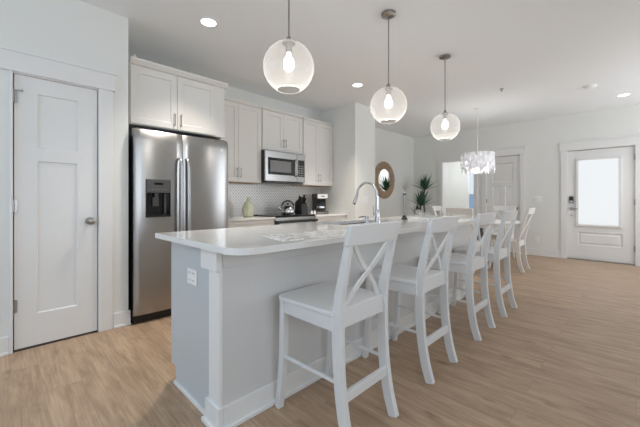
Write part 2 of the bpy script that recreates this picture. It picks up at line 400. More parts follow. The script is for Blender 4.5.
# inner door (door_2), faces -Y
d = thing('door_2', None, None, (D2[0], YB, 0), kind='structure'); wd = D2[1]-D2[0]
MB().slab((.005, .05, .012), (1, 0, 0), (0, 0, 1), (0, -1, 0), wd-.01, D2[2]-.014, .037,
          [(.12, wd-.13, 1.5, 1.9, .008, -.012), (.12, wd/2-.04, .25, 1.4, .008, -.012), (wd/2+.04, wd-.13, .25, 1.4, .008, -.012)]).build('door_panel', 'trim', d)
for z in (.3, 1.1, 1.86): MB().cyl((.004, -.004, z-.045), .007, .09, 8).build('hinge', 'darkgrey', d)
MB().lathe([(.03, -.013), (.03, -.018), (.011, -.024), (.01, -.05), (.026, -.055), (.03, -.07), (.012, -.08)], (wd-.065, 0.025, .95), 20, 'Y').build('door_knob', 'nickel', d, smooth=True)

# entry door (door_3), faces -Y
d = thing('door_3', None, None, (D3[0], YB, 0), kind='structure'); wd = D3[1]-D3[0]
MB().slab((.005, .06, .02), (1, 0, 0), (0, 0, 1), (0, -1, 0), wd-.01, D3[2]-.024, .043,
          [(.15, wd-.16, .26, .50, .012, -.012), (.185, wd-.195, .295, .465, .012, .012)]).build('door_panel', 'trim', d)
a0, a1, b0, b1 = .125, wd-.16, .625, 1.905
MB().box(a0, a1, -.006, .017, b0, b0+.045).box(a0, a1, -.006, .017, b1-.045, b1).box(a0, a0+.045, -.006, .017, b0+.045, b1-.045).box(a1-.045, a1, -.006, .017, b0+.045, b1-.045).build('lite_frame', 'trim', d, bevel=.006)
MB().box(a0+.045, a1-.045, .006, .016, b0+.045, b1-.045).build('glass_pane', 'frost', d)
lk = MB().box(.03, .095, -.008, .017, 1.06, 1.19).build('keypad_lock', 'black', d, bevel=.008)
MB().box(.038, .087, -.011, -.008, 1.07, 1.11).build('lock_cover', 'nickel', lk)
h = MB().cyl((.062, -.004, .96), .03, .021, 20, 'Y').cyl((.062, -.045, .96), .011, .045, 12, 'Y').box(.052, .16, -.055, -.04, .952, .97).build('door_lever', 'nickel', d, bevel=.003, smooth=True)
MB().cyl((.062, .008, .83), .012, .009, 14, 'Y').build('key_cylinder', 'nickel', d, smooth=True)
for z in (.28, 1.08, 1.86): MB().cyl((wd-.002, -.004, z-.05), .008, .1, 8).build('hinge', 'nickel', d)
struct('trim_6', MB().box(D3[0], D3[1], YB-.01, YB+.12, .0005, .018), 'nickel')

# ------------------------------------------------------------------ refrigerator (origin floor centre)
FY0, FY1 = .838, 1.765; FX = -3.15
fr = thing('refrigerator', 'stainless side-by-side refrigerator with black water dispenser beside the panel door', 'refrigerator', (-3.5, (FY0+FY1)/2, 0))
hw = (FY1-FY0)/2; fx = FX+3.5
MB().box(-.6, fx-.075, -hw+.001, hw, .03, 1.755).build('body', 'black', fr, bevel=.006)
MB().box(-.55, fx-.05, -hw+.01, hw-.01, .0, .075).build('kick_grille', 'black', fr)
for a_ in (-hw+.02, hw-.1): MB().box(fx-.16, fx-.05, a_, a_+.08, 1.755, 1.772).build('hinge_cover', 'darkgrey', fr, bevel=.004)
sp = -hw+.432     # split between doors
def fdoor(name, y0, y1, hole=None):
    """curved-front door; front bulges 18 mm, top and bottom rolled back"""
    m = MB(); bm = m.bm; ys = [y0+(y1-y0)*i/14 for i in range(15)]
    zs = [.08, .083, .09, .11]+[.11+(1.66-.11)*i/14 for i in range(1, 15)]+[1.69, 1.71, 1.732, 1.748, 1.757, 1.762]
    if hole:
        ys = sorted([y for y in ys if not (hole[0]-.012 < y < hole[1]+.012)]+[hole[0], hole[1]]+[hole[0]+(hole[1]-hole[0])*i/4 for i in (1, 2, 3)])
        zs = sorted([z for z in zs if not (hole[2]-.02 < z < hole[3]+.02)]+[hole[2], hole[3]]+[hole[2]+(hole[3]-hole[2])*i/4 for i in (1, 2, 3)])
    def dep(y, z):
        u = (y-y0)/(y1-y0); e = min(u, 1-u)
        x = fx-.012+.012*(1-(2*u-1)**2)
        x -= .008*max(0, 1-e/.04)**2
        if z > 1.64: x -= .024*((z-1.64)/.122)**2.4
        if z < .11: x -= .012*((.11-z)/.03)**2
        return x
    G = [[bm.verts.new((dep(y, z), y, z)) for z in zs] for y in ys]; bx = fx-.07
    K = [[bm.verts.new((bx, y, z)) for z in zs] for y in ys]
    for i in range(len(ys)-1):
        for j in range(len(zs)-1):
            inh = hole and ys[i] >= hole[0]-1e-6 and ys[i+1] <= hole[1]+1e-6 and zs[j] >= hole[2]-1e-6 and zs[j+1] <= hole[3]+1e-6
            if not inh: bm.faces.new((G[i][j], G[i+1][j], G[i+1][j+1], G[i][j+1]))
            bm.faces.new((K[i][j], K[i][j+1], K[i+1][j+1], K[i+1][j]))
    for i in range(len(ys)-1):
        bm.faces.new((K[i][0], K[i+1][0], G[i+1][0], G[i][0])); bm.faces.new((K[i+1][-1], K[i][-1], G[i][-1], G[i+1][-1]))
    for j in range(len(zs)-1):
        bm.faces.new((K[0][j+1], K[0][j], G[0][j], G[0][j+1])); bm.faces.new((K[-1][j], K[-1][j+1], G[-1][j+1], G[-1][j]))
    return m.build(name, 'steel', fr, smooth=True)
hy0, hy1, hz0, hz1 = .932-(FY0+FY1)/2, 1.150-(FY0+FY1)/2, .96, 1.31
fd = fdoor('freezer_door', -hw, sp-.002, (hy0, hy1, hz0, hz1)); fd2 = fdoor('fridge_door', sp+.002, hw)
dp = MB(); x1 = fx+.002; x0 = fx-.066
dp.box(x0, x1-.055, hy0, hy1, hz0, hz1); dp.box(x0, x1, hy0, hy0+.008, hz0, hz1); dp.box(x0, x1, hy1-.008, hy1, hz0, hz1); dp.box(x0, x1+.006, hy0, hy1, hz0, hz0+.02)
dp.build('water_dispenser', 'blackglass', fd, bevel=.002)
MB().box(x1-.05, x1+.003, hy0+.004, hy1-.004, hz1-.125, hz1-.001).build('control_panel', 'darkgrey', fd, bevel=.004)
MB().box(x1+.003, x1+.0045, hy0+.07, hy1-.07, hz1-.05, hz1-.03).build('display', 'blackglass', fd)
mk = MB()
for i in range(6): mk.cyl((x1+.003, hy0+.03+i*.028, hz1-.095), .005, .0015, 8, 'X')
mk.build('button', 'midgrey', fd)
mk = MB().cyl((x1-.03, (hy0+hy1)/2-.01, hz1-.165), .018, .04, 14).box(x1-.045, x1-.035, (hy0+hy1)/2-.04, (hy0+hy1)/2+.015, hz0+.10, hz1-.165)
mk.box(x1-.045, x1-.02, hy1-.05, hy1-.035, hz0+.03, hz1-.13).build('paddle', 'darkgrey', fd, bevel=.002)
for s_, dr in ((-1, fd), (1, fd2)):
    y = sp+s_*.034
    pth = smoothpath([(fx-.005, y, .44), (fx+.04, y, .47), (fx+.052, y, .62), (fx+.056, y, .95), (fx+.052, y, 1.3), (fx+.04, y, 1.49), (fx-.008, y, 1.52)], 6)
    MB().sweep(pth, [(-.014, -.006), (.014, -.006), (.016, .004), (.008, .010), (-.008, .010), (-.016, .004)], up=(1, 0, 0)).build('door_handle', 'steel', dr, smooth=True)
MB().cyl((fx-.008, hw-.085, 1.655), .013, .006, 20, 'X').build('round_badge', 'chrome', fd2, smooth=True)

# ------------------------------------------------------------------ cabinets (local: origin at floor below the left front corner, face toward +X)
def pull(mb, y, z0, z1, x=0, vertical=True):
    if vertical: mb.cyl((x+.03, y, z0), .005, z1-z0, 10); mb.cyl((x, y, z0+.015), .004, .03, 8, 'X').cyl((x, y, z1-.015), .004, .03, 8, 'X')
    else: mb.cyl((x+.03, z0, y), .005, z1-z0, 10, 'Y'); mb.cyl((x, z0+.015, y), .004, .03, 8, 'X').cyl((x, z1-.015, y), .004, .03, 8, 'X')
    return mb
def shaker(par, y0, y1, z0, z1, pos, name='door', fr_=.056, horizontal=False):
    o = MB().slab((0, y0, z0), (0, 1, 0), (0, 0, 1), (1, 0, 0), y1-y0, z1-z0, .02, [(fr_, y1-y0-fr_, fr_, z1-z0-fr_, .006, -.01)]).build(name, 'cab', par)
    if pos is not None:
        m = MB()
        if horizontal: pull(m, (z0+z1)/2, pos-.06, pos+.06, .02, False)
        else: pull(m, pos[0], pos[1], pos[1]+.13, .02)
        m.build('handle', 'nickel', o, smooth=True)
    return o
# above the fridge
c = thing('wall_cabinet', 'deep white shaker cabinet with two doors mounted above the refrigerator', 'cabinet', (-3.372, .858, 0), group='white kitchen wall cabinets')
MB().box(-.76, -.001, 0, .975, 1.835, 2.405).build('body', 'cab', c, bevel=.002)
shaker(c, .006, .428, 1.845, 2.385, (.40, 1.87)); shaker(c, .433, .855, 1.845, 2.385, (.463, 1.87))
MB().prism([(-.77, -.0, 2.405), (.018, 0, 2.405), (.05, 0, 2.44), (.05, 0, 2.455), (-.77, 0, 2.455)], (0, .99, 0)).build('crown_moulding', 'cab', c)
MB().box(-.76, -.02, .935, .975, 0, 1.834).build('side_panel', 'cab', c, bevel=.002)
# uppers
def upper(y0, y1, z0, label, x=-3.839, zt=2.435, crown=True):
    c = thing('wall_cabinet', label, 'cabinet', (x, y0, 0), group='white kitchen wall cabinets'); w_ = y1-y0; dpt = x-XL-.004
    MB().box(-dpt, -.001, .001, w_-.001, z0, zt).build('body', 'cab', c, bevel=.0015)
    m_ = w_/2
    shaker(c, .008, m_-.002, z0+.006, zt-.01, (m_-.028, z0+.06)); shaker(c, m_+.002, w_-.008, z0+.006, zt-.01, (m_+.028, z0+.06))
    MB().prism([(-.1, 0, zt), (.016, 0, zt), (.035, 0, zt+.022), (.035, 0, zt+.032), (-.1, 0, zt+.032)], (0, w_, 0)).build('crown_moulding', 'cab', c)
    MB().box(-dpt+.01, -.03, .02, w_-.02, z0-.004, z0+.001).build('underside', 'kraft', c)
    return c
upper(1.900, 2.655, 1.365, 'tall white shaker wall cabinet between the refrigerator and the microwave')
upper(2.665, 3.45, 1.85, 'short white shaker wall cabinet directly above the microwave')
upper(3.46, 4.17, 1.365, 'tall white shaker wall cabinet above the coffee maker, next to the corner')

# microwave
mw = thing('microwave', 'stainless over-the-range microwave hung under the short cabinet', 'microwave', (-3.75, 2.652, 1.39))
MB().box(-.39, -.015, 0, .77, 0, .445).build('body', 'black', mw, bevel=.004)
m_ = MB().box(-.015, .02, .003, .60, .004, .441); do = m_.build('door', 'steel', mw, bevel=.006)
MB().box(.02, .024, .05, .545, .10, .345).build('window', 'blackglass', do, bevel=.003)
MB().box(.0242, .0252, .09, .475, .14, .305).build('mesh_screen', 'midgrey', do)
MB().tube(smoothpath([(.02, .578, .09), (.05, .578, .11), (.055, .578, .22), (.05, .578, .33), (.02, .578, .35)], 5), .011, 10).build('handle', 'steel', do, smooth=True)
cp = MB().box(-.015, .02, .603, .767, .004, .441).build('control_panel', 'steel', mw, bevel=.004)
MB().box(.02, .0225, .622, .75, .09, .35).build('keypad', 'blackglass', cp)
b_ = MB()
for i in range(3):
    for j in range(5): b_.box(.0225, .0235, .635+i*.036, .66+i*.036, .105+j*.035, .125+j*.035)
b_.build('button', 'midgrey', cp)
MB().box(-.3, .0, .05, .72, -.012, 0).build('vent_grille', 'darkgrey', mw)

tag(MB().box(XL+.001, XL+.011, 1.84, 4.174, .889, 1.364).build('tile_backsplash', 'tile'), 'white backsplash of small grey-patterned mosaic tile behind the range', 'backsplash')

# base cabinets and worktops
ZC = .888
def base(y0, y1, label):
    c = thing('base_cabinet', label, 'cabinet', (-3.53, y0, 0), group='white kitchen base cabinets'); w_ = y1-y0
    MB().box(-.6, -.001, .001, w_-.001, .1, ZC-.031).box(-.6, -.07, .001, w_-.001, 0, .1).build('body', 'cab', c, bevel=.002)
    shaker(c, .006, w_-.006, .71, .848, w_/2, 'drawer', .035, True)
    shaker(c, .006, w_/2-.002, .11, .70, (w_/2-.03, .55)); shaker(c, w_/2+.002, w_-.006, .11, .70, (w_/2+.03, .55))
base(1.84, 2.655, 'white base cabinet between the refrigerator and the range, below the green jar')
base(3.43, 4.17, 'white base cabinet to the right of the range, below the coffee maker')
for y0, y1, l in ((1.838, 2.652, 'white quartz worktop left of the range holding the green jar'), (3.43, 4.172, 'white quartz worktop right of the range holding the coffee maker')):
    tag(MB().box(XL+.012, -3.49, y0, y1, ZC-.03, ZC).build('countertop', 'quartz', bevel=.003), l, 'countertop', 'white quartz kitchen worktops')

# range
rg = thing('kitchen_range', 'stainless slide-in range with flat black glass cooktop under the microwave', 'stove', (-3.82, 3.041, 0)); hw = .383
MB().box(-.3, .29, -hw, hw, .03, ZC-.015).build('body', 'steel', rg, bevel=.003)
MB().box(-.315, .315, -hw-.003, hw+.003, ZC-.012, ZC+.014).build('cooktop', 'blackglass', rg, bevel=.004)
for x, y, r in ((-.14, -.19, .09), (-.14, .19, .07), (.13, -.19, .07), (.13, .19, .1)): MB().lathe([(r, ZC+.0142), (r-.004, ZC+.0146)], (x, y, 0), 28, close=False).build('burner_ring', 'midgrey', rg)
MB().box(.291, .322, -hw, hw, ZC-.06, ZC-.013).build('control_panel', 'steel', rg, bevel=.003)
do = MB().box(.291, .33, -hw+.005, hw-.005, .23, ZC-.065).build('oven_door', 'steel', rg, bevel=.004)
MB().box(.33, .333, -.27, .27, .36, .64).build('oven_window', 'blackglass', do)
MB().box(.355, .385, -hw+.0, hw-.01, .80, .832).box(.325, .36, -hw+.0, -hw+.04, .775, .832).box(.325, .36, hw-.05, hw-.01, .79, .832).build('handle', 'black', do, smooth=True)
MB().box(.291, .325, -hw+.005, hw-.005, .05, .215).build('drawer', 'steel', rg, bevel=.004)

# ------------------------------------------------------------------ island
IX0, IX1, IY0, IY1 = -2.076, -1.425, .762, 3.98
isl = thing('kitchen_island', 'long pale grey kitchen island with panelled side and corner post', 'kitchen island', ((IX0+IX1)/2, (IY0+IY1)/2, 0))
ox, oy = (IX0+IX1)/2, (IY0+IY1)/2
def ib(m, x0, x1, y0, y1, z0, z1): m.box(x0-ox, x1-ox, y0-oy, y1-oy, z0, z1); return m
m_ = MB(); ib(m_, IX0, IX1, IY0+.02, 1.90, .1, .882); ib(m_, IX1-.05, IX1, IY0, IY0+.02, 0, .882); ib(m_, IX0, IX1, 2.78, IY1, .1, .882); ib(m_, IX0, IX0+.02, 1.9, 2.78, .1, .882); ib(m_, -1.66, IX1, 1.9, 2.78, .1, .882); ib(m_, IX0+.07, IX1, IY0+.02, IY1, 0, .1)
m_.build('body', 'island', isl)
m_ = MB(); ib(m_, IX0, IX1-.051, IY0, IY0+.019, .1, .8825); ib(m_, IX0+.07, IX1-.051, IY0, IY0+.019, 0, .1); m_.build('end_panel', 'endgrey', isl)
m_ = MB(); ib(m_, IX1-.108, IX1+.003, IY0-.017, IY0-.0005, .11, .775); m_.build('corner_post', 'islandtrim', isl, bevel=.002)
m_ = MB(); ib(m_, IX1-.165, IX1+.004, IY0-.034, IY0-.0005, .772, .8835); m_.build('post_cap', 'islandtrim', isl, bevel=.003)
m_ = MB(); ib(m_, IX1-.128, IX1+.014, IY0-.03, IY0-.0005, 0, .118); ib(m_, IX1-.138, IX1+.028, IY0-.045, IY0-.0005, 0, .022); m_.build('post_plinth', 'islandtrim', isl, bevel=.004)
m_ = MB(); ib(m_, IX1, IX1+.012, IY0, IY1, .79, .8825); m_.build('apron_board', 'island', isl, bevel=.002)
m_ = MB(); ib(m_, IX1, IX1+.014, IY0, IY1, 0, .118); ib(m_, IX1, IX1+.028, IY0, IY1, 0, .02); m_.build('baseboard', 'islandtrim', isl, bevel=.003)
m_ = MB(); ib(m_, IX0+.075, IX1-.115, IY0-.017, IY0, 0, .022); m_.build('shoe_moulding', 'islandtrim', isl, bevel=.004)
for k in range(4):   # kitchen-side doors
    y0 = IY0+.05+k*.78
    MB().slab((IX0-ox, y0+.74-oy, .12), (0, -1, 0), (0, 0, 1), (-1, 0, 0), .74, .74, .018, [(.06, .68, .06, .68, .006, -.01)]).build('door', 'island', isl)

# outlet on the island end
def plate(loc, rz, label, cat, name, toggles=False, group=None, w_=.075, h_=.118):
    t = thing(name, label, cat, loc, rz, group)   # faces -Y locally
    p = MB().box(-w_/2, w_/2, -.006, 0, -h_/2, h_/2).build('cover_plate', 'white', t, bevel=.002)
    n = max(1, round(w_/.075)); m = MB()
    for i in range(n):
        cx = (i-(n-1)/2)*.046 if n > 1 else 0
        if toggles: m.box(cx-.016, cx+.016, -.011, -.006, -.033, .033)
        else:
            for s_ in (-1, 1):
                m.box(cx-.017, cx+.017, -.0085, -.006, s_*.02-.014, s_*.02+.014)
                for q_ in (-.0075, .0075): MB().box(cx+q_-.0015, cx+q_+.0015, -.009, -.0084, s_*.02-.004, s_*.02+.007).build('slot', 'darkgrey', t)
    m.build('rocker' if toggles else 'socket', 'white', t, bevel=.001)
    return t
plate((-1.76, IY0-.0005, .69), 0, 'white double outlet on the grey end panel of the kitchen island', 'outlet', 'wall_outlet', w_=.118, h_=.085)
plate((-1.40, YB-.0005, 1.13), 0, 'white light switch on the back wall left of the glazed entry door', 'switch', 'light_switch', True, w_=.12)
plate((-1.42, YB-.0005, .32), 0, 'white outlet low on the back wall left of the entry door', 'outlet', 'wall_outlet')
plate((-3.3195, 4.45, 1.12), pi/2, 'white double outlet on the wall behind the curved faucet', 'outlet', 'wall_outlet', w_=.12)

# island worktop with rounded corners and sink cut-out (2D curve -> mesh)
def rrect(x0, x1, y0, y1, r, n=8):
    P = []
    for cx, cy, a0 in ((x1-r, y1-r, 0), (x0+r, y1-r, pi/2), (x0+r, y0+r, pi), (x1-r, y0+r, 1.5*pi)):
        rr = r
        for k in range(n+1): a = a0+pi/2*k/n; P.append((cx+rr*cos(a), cy+rr*sin(a), 0))
    return P
TX0, TX1, TY0, TY1 = -2.112, -1.156, .68, 4.03
SX0, SX1, SY0, SY1 = -2.03, -1.70, 1.98, 2.72
cu = bpy.data.curves.new('c', 'CURVE'); cu.dimensions = '2D'; cu.fill_mode = 'BOTH'; cu.extrude = .0135; cu.bevel_depth = .0015; cu.bevel_resolution = 1
def spl(P):
    s_ = cu.splines.new('POLY'); s_.points.add(len(P)-1); s_.use_cyclic_u = True
    for q, p in zip(s_.points, P): q.co = (p[0], p[1], 0, 1)
out = rrect(TX0, TX1, TY0, TY1, .07)
out = [p for p in out if not (p[0] < TX0+.07 and p[0] > TX0-.001 and (p[1] < TY0+.07 or p[1] > TY1-.07))]
# square-ish corners on the kitchen side
i_ = max(range(len(out)), key=lambda q: (out[q][1] > 3.9)*(10-out[q][0]))
poly = [(TX1-.11+.11*cos(a), TY0+.11+.11*sin(a), 0) for a in [1.5*pi+pi/2*k/8 for k in range(9)]]
poly += [(TX1-.07+.07*cos(a), TY1-.07+.07*sin(a), 0) for a in [pi/2*k/8 for k in range(9)]]
poly += [(TX0, TY1, 0), (TX0, TY0, 0)]
spl(poly); spl(rrect(SX0, SX1, SY0, SY1, .03, 4))
co = bpy.data.objects.new('c', cu); C.objects.link(co); bpy.context.view_layer.update()
me = bpy.data.meshes.new_from_object(co.evaluated_get(bpy.context.evaluated_depsgraph_get())); bpy.data.objects.remove(co)
ct = bpy.data.objects.new('countertop', me); C.objects.link(ct); me.materials.clear(); me.materials.append(M['quartz']); ct.location = (0, 0, .899)
tag(ct, 'long white quartz worktop with rounded corner lying on the kitchen island', 'countertop')
for p in me.polygons: p.use_smooth = False; p.material_index = 0

# sink and faucet
sk = MB()
t_ = .004
sk.box(SX0-.004, SX1+.004, SY0-.004, SY1+.004, .70, .704)
for a in ((SX0-.008, SX0-.002, SY0-.008, SY1+.008), (SX1+.002, SX1+.008, SY0-.008, SY1+.008), (SX0-.008, SX1+.008, SY0-.008, SY0-.002), (SX0-.008, SX1+.008, SY1+.002, SY1+.008)):
    sk.box(*a, .70, .8835)
s_ = sk.build('sink', 'steel'); tag(s_, 'undermount stainless sink set into the island worktop', 'sink')
MB().cyl(((SX0+SX1)/2, 2.35, .704), .045, .003, 20).build('drain', 'chrome', s_, smooth=True)
fa = thing('faucet', 'chrome gooseneck pull-down faucet standing on the island worktop', 'faucet', (-1.645, 2.385, .914))
MB().lathe([(.029, 0), (.029, .006), (.022, .012), (.02, .05), (.0195, .11), (.014, .12)], (0, 0, 0), 20).build('body', 'chrome', fa, smooth=True)
arc = [(0, 0, .11), (0, 0, .22)]+[(-.115+.115*cos(a), 0, .245+.12*sin(a)) for a in [pi*k/10 for k in range(11)]]
MB().tube(arc, .0115, 12).build('spout', 'chrome', fa, smooth=True)
MB().tube([(-.228, 0, .255), (-.24, 0, .225), (-.258, 0, .185), (-.266, 0, .165)], .0155, 12, scale=[.85, 1, 1.15, 1.0]).build('spray_head', 'chrome', fa, smooth=True)
MB().cyl((0, -.02, .07), .012, .03, 12, 'Y').tube([(0, -.045, .07), (.0, -.06, .1), (0, -.065, .15)], .006, 8).build('lever', 'chrome', fa, smooth=True)
sd = thing('soap_dispenser', 'small chrome soap dispenser beside the faucet on the island', 'soap dispenser', (-1.645, 2.23, .914))
MB().lathe([(.022, 0), (.022, .005), (.012, .01), (.012, .05), (.016, .052), (.016, .065)], (0, 0, 0), 16).build('base', 'chrome', sd, smooth=True)
MB().tube([(0, 0, .058), (-.04, 0, .062), (-.085, 0, .052)], .006, 8).build('nozzle', 'chrome', sd, smooth=True)

# printed placemat on the island
rn = MB().prism([(-1.52, 1.06, .9137), (-1.24, .985, .9137), (-1.19, 1.60, .9137), (-1.47, 1.66, .9137)], (0, 0, .003)).build('table_runner', 'runner')
tag(rn, 'white and grey marbled mat lying on the near end of the island worktop', 'placemat')

# glass tealight holders and candlestick on island
cd = thing('candlestick', 'tall slim glass candlestick with black foot standing on the island', 'candlestick', (-1.745, 3.03, .914))
MB().lathe([(.034, 0), (.034, .012), (.022, .022), (.02, .04), (.008, .046)], (0, 0, 0), 20).build('foot', 'black', cd, smooth=True)
MB().lathe([(.005, .04), (.0045, .1), (.006, .16), (.0045, .24), (.005, .262)], (0, 0, 0), 14).build('stem', 'nickel', cd, smooth=True)
MB().lathe([(.008, .26), (.018, .265), (.018, .273), (.008, .278)], (0, 0, 0), 16).build('ring', 'black', cd, smooth=True)
MB().lathe([(.007, .276), (.008, .31), (.014, .33), (.02, .35), (.017, .35), (.008, .325)], (0, 0, 0), 16).build('cup', 'chrome', cd, smooth=True)
tr = tag(MB().box(-.11, .11, -.08, .08, 0, .018).build('tray', 'white', bevel=.006), 'low white tray beside the candlestick on the island worktop', 'tray'); tr.location = (-1.60, 3.10, .9135)
glab = ['clear glass tumbler nearest the candlestick on the island', 'middle clear glass tumbler below the potted plant on the island', 'clear glass tumbler closest to the second stool back']
g0 = None
for i, (x, y) in enumerate(((-1.62, 2.98), (-1.50, 2.93), (-1.42, 2.90))):
    if g0 is None:
        g0 = MB().lathe([(.024, .002), (.028, .004), (.031, .085), (.0295, .085), (.026, .01), (.005, .008)], (0, 0, 0), 20, close=False).build('drinking_glass', 'glass2', smooth=True); g = g0
    else: g = g0.copy(); C.objects.link(g)
    g.location = (x, y, .9325 if i == 0 else .914); tag(g, glab[i], 'glass', 'tumblers on the island')
g0.location = (-1.60, 3.06, .9325)

# ------------------------------------------------------------------ things on kitchen worktops
jar = thing('pineapple_jar', 'pale green pineapple-shaped ceramic jar on the worktop near the refrigerator', 'jar', (-3.86, 2.46, ZC+.0005)); jar.scale = (1.15, 1.15, 1.15)
prof = [(.04, 0), (.056, .01), (.066, .05), (.068, .09), (.062, .13), (.045, .165), (.03, .178)]
mm = MB(); 
rings = []
for r, h in [(p[0], p[1]) for p in smoothpath([(a, b, 0) for a, b in prof], 4)]:
    rings.append([mm.bm.verts.new(((r+.006*sin(4*2*pi*k/32+h*110)*cos(-4*2*pi*k/32+h*110))*cos(2*pi*k/32), (r+.006*sin(4*2*pi*k/32+h*110)*cos(-4*2*pi*k/32+h*110))*sin(2*pi*k/32), h)) for k in range(32)])
for a, b in zip(rings, rings[1:]):
    for k in range(32): mm.bm.faces.new((a[k], a[(k+1) % 32], b[(k+1) % 32], b[k]))
mm.bm.faces.new(rings[0][::-1]); mm.bm.faces.new(rings[-1])
mm.build('body', 'green', jar, smooth='all')
lf = MB()
for k in range(9):
    a = 2*pi*k/9; L_ = .05 if k % 2 else .06
    lf.prism([(.018*cos(a-.3), .018*sin(a-.3), .176), (.018*cos(a+.3), .018*sin(a+.3), .176), (.034*cos(a), .034*sin(a), .176+L_)], (-.004*cos(a), -.004*sin(a), 0))
lf.lathe([(.03, .176), (.02, .19), (.012, .225), (.002, .24)], (0, 0, 0), 12)
lf.build('leaf_lid', 'green', jar)

kt = thing('kettle', 'silver kettle with black handle standing on the cooktop', 'kettle', (-3.88, 3.19, ZC+.0145), -.67); kt.scale = (1.15, 1.15, 1.05)
MB().lathe([(.07, 0), (.095, .008), (.1, .03), (.092, .07), (.068, .105), (.04, .12), (.038, .126), (.012, .132)], (0, 0, 0), 28).build('body', 'chrome', kt, smooth=True)
MB().lathe([(.006, .13), (.006, .14), (.014, .146), (.014, .156), (.005, .162)], (0, 0, 0), 14).build('lid_knob', 'black', kt, smooth=True)
MB().tube([(0, -.085, .05), (0, -.115, .08), (0, -.135, .115)], .016, 12, scale=[1.2, .95, .7]).build('spout', 'chrome', kt, smooth=True)
MB().tube([(0, -.08+.0, .085)]+[(0, -.085*cos(a), .1+.095*sin(a)) for a in [pi*k/12 for k in range(1, 12)]]+[(0, .08, .085)], .01, 10).build('handle', 'black', kt, smooth=True)

kb = thing('knife_block', 'black knife block with two tall handles standing right of the kettle', 'knife block', (-3.90, 3.50, ZC+.0005)); kb.scale = (1.2, 1.1, 1.25)
MB().prism([(-.08, -.06, 0), (.07, -.06, 0), (.05, -.06, .13), (-.03, -.06, .19), (-.08, -.06, .15)], (0, .12, 0)).build('block', 'black', kb, bevel=.004)
for i, (y, x, l) in enumerate(((-.035, -.03, .1), (-.0, -.045, .09), (.035, -.02, .115), (-.03, .02, .08), (.03, .02, .075))):
    MB().sweep([(x, y, .14), (x+.03, y+(.012 if i == 2 else -.004), .14+l)], [(-.008, -.013), (.008, -.013), (.008, .013), (-.008, .013)]).build('knife_handle', 'black', kb, bevel=.003)

cm = thing('coffee_maker', 'black and silver drip coffee maker at the corner of the worktop', 'coffee maker', (-3.87, 3.90, ZC+.0005), -.45); cm.scale = (1.12, 1.15, 1.1)
MB().box(-.1, .1, -.1, .1, 0, .035).box(-.1, -.03, -.1, .1, .035, .31).box(-.1, .085, -.1, .1, .225, .31).build('housing', 'black', cm, bevel=.008)
MB().box(.085, .0885, -.07, .09, .235, .302).build('front_plate', 'white', cm, bevel=.001)
MB().box(.0885, .0895, -.01, .04, .262, .275).build('display', 'blackglass', cm)
ca = MB().lathe([(.045, .037), (.062, .05), (.066, .09), (.05, .14), (.045, .165)], (.03, 0, 0), 22).build('carafe', 'glass2', cm, smooth=True)
MB().lathe([(.0665, .085), (.0675, .09), (.062, .115), (.061, .115)], (.03, 0, 0), 22, close=False).build('glint_band', 'chrome', ca, smooth=True)  # chrome strip added to imitate bright glints on the carafe
MB().lathe([(.047, .155), (.05, .165), (.05, .178), (.02, .185)], (.03, 0, 0), 20).build('carafe_lid', 'black', ca, smooth=True)
MB().tube([(.075, .03, .155), (.105, .045, .14), (.108, .047, .09), (.085, .035, .07)], .008, 8).build('carafe_handle', 'black', ca, smooth=True)
MB().box(.1, .103, -.09, .09, .004, .03).build('base_trim', 'steel', cm)

sh0 = thing('salt_shaker', 'small glass shaker with steel cap nearest the knife block', 'shaker', (-3.80, 3.63, ZC+.0005), group='shakers by the coffee maker')
MB().lathe([(.017, 0), (.02, .004), (.016, .05)], (0, 0, 0), 14).build('jar', 'white', sh0, smooth=True)
MB().lathe([(.017, .05), (.017, .062), (.01, .068)], (0, 0, 0), 14).build('cap', 'chrome', sh0, smooth=True)
c2 = copy_tree(sh0); c2.location = (-3.79, 3.69, ZC+.0005); c2['label'] = 'small glass shaker with steel cap nearest the coffee maker'

orn = thing('seashell_ornament', 'small white shell ornament on top of the cabinet over the refrigerator', 'ornament', (-3.47, .93, 2.4555))
MB().lathe([(.02, 0), (.04, .01), (.035, .03), (.02, .05), (.004, .085)], (0, 0, 0), 10).lathe([(.01, 0), (.028, .008), (.022, .03), (.004, .045)], (.03, .05, 0), 8).build('shell', 'white', orn, smooth=True)

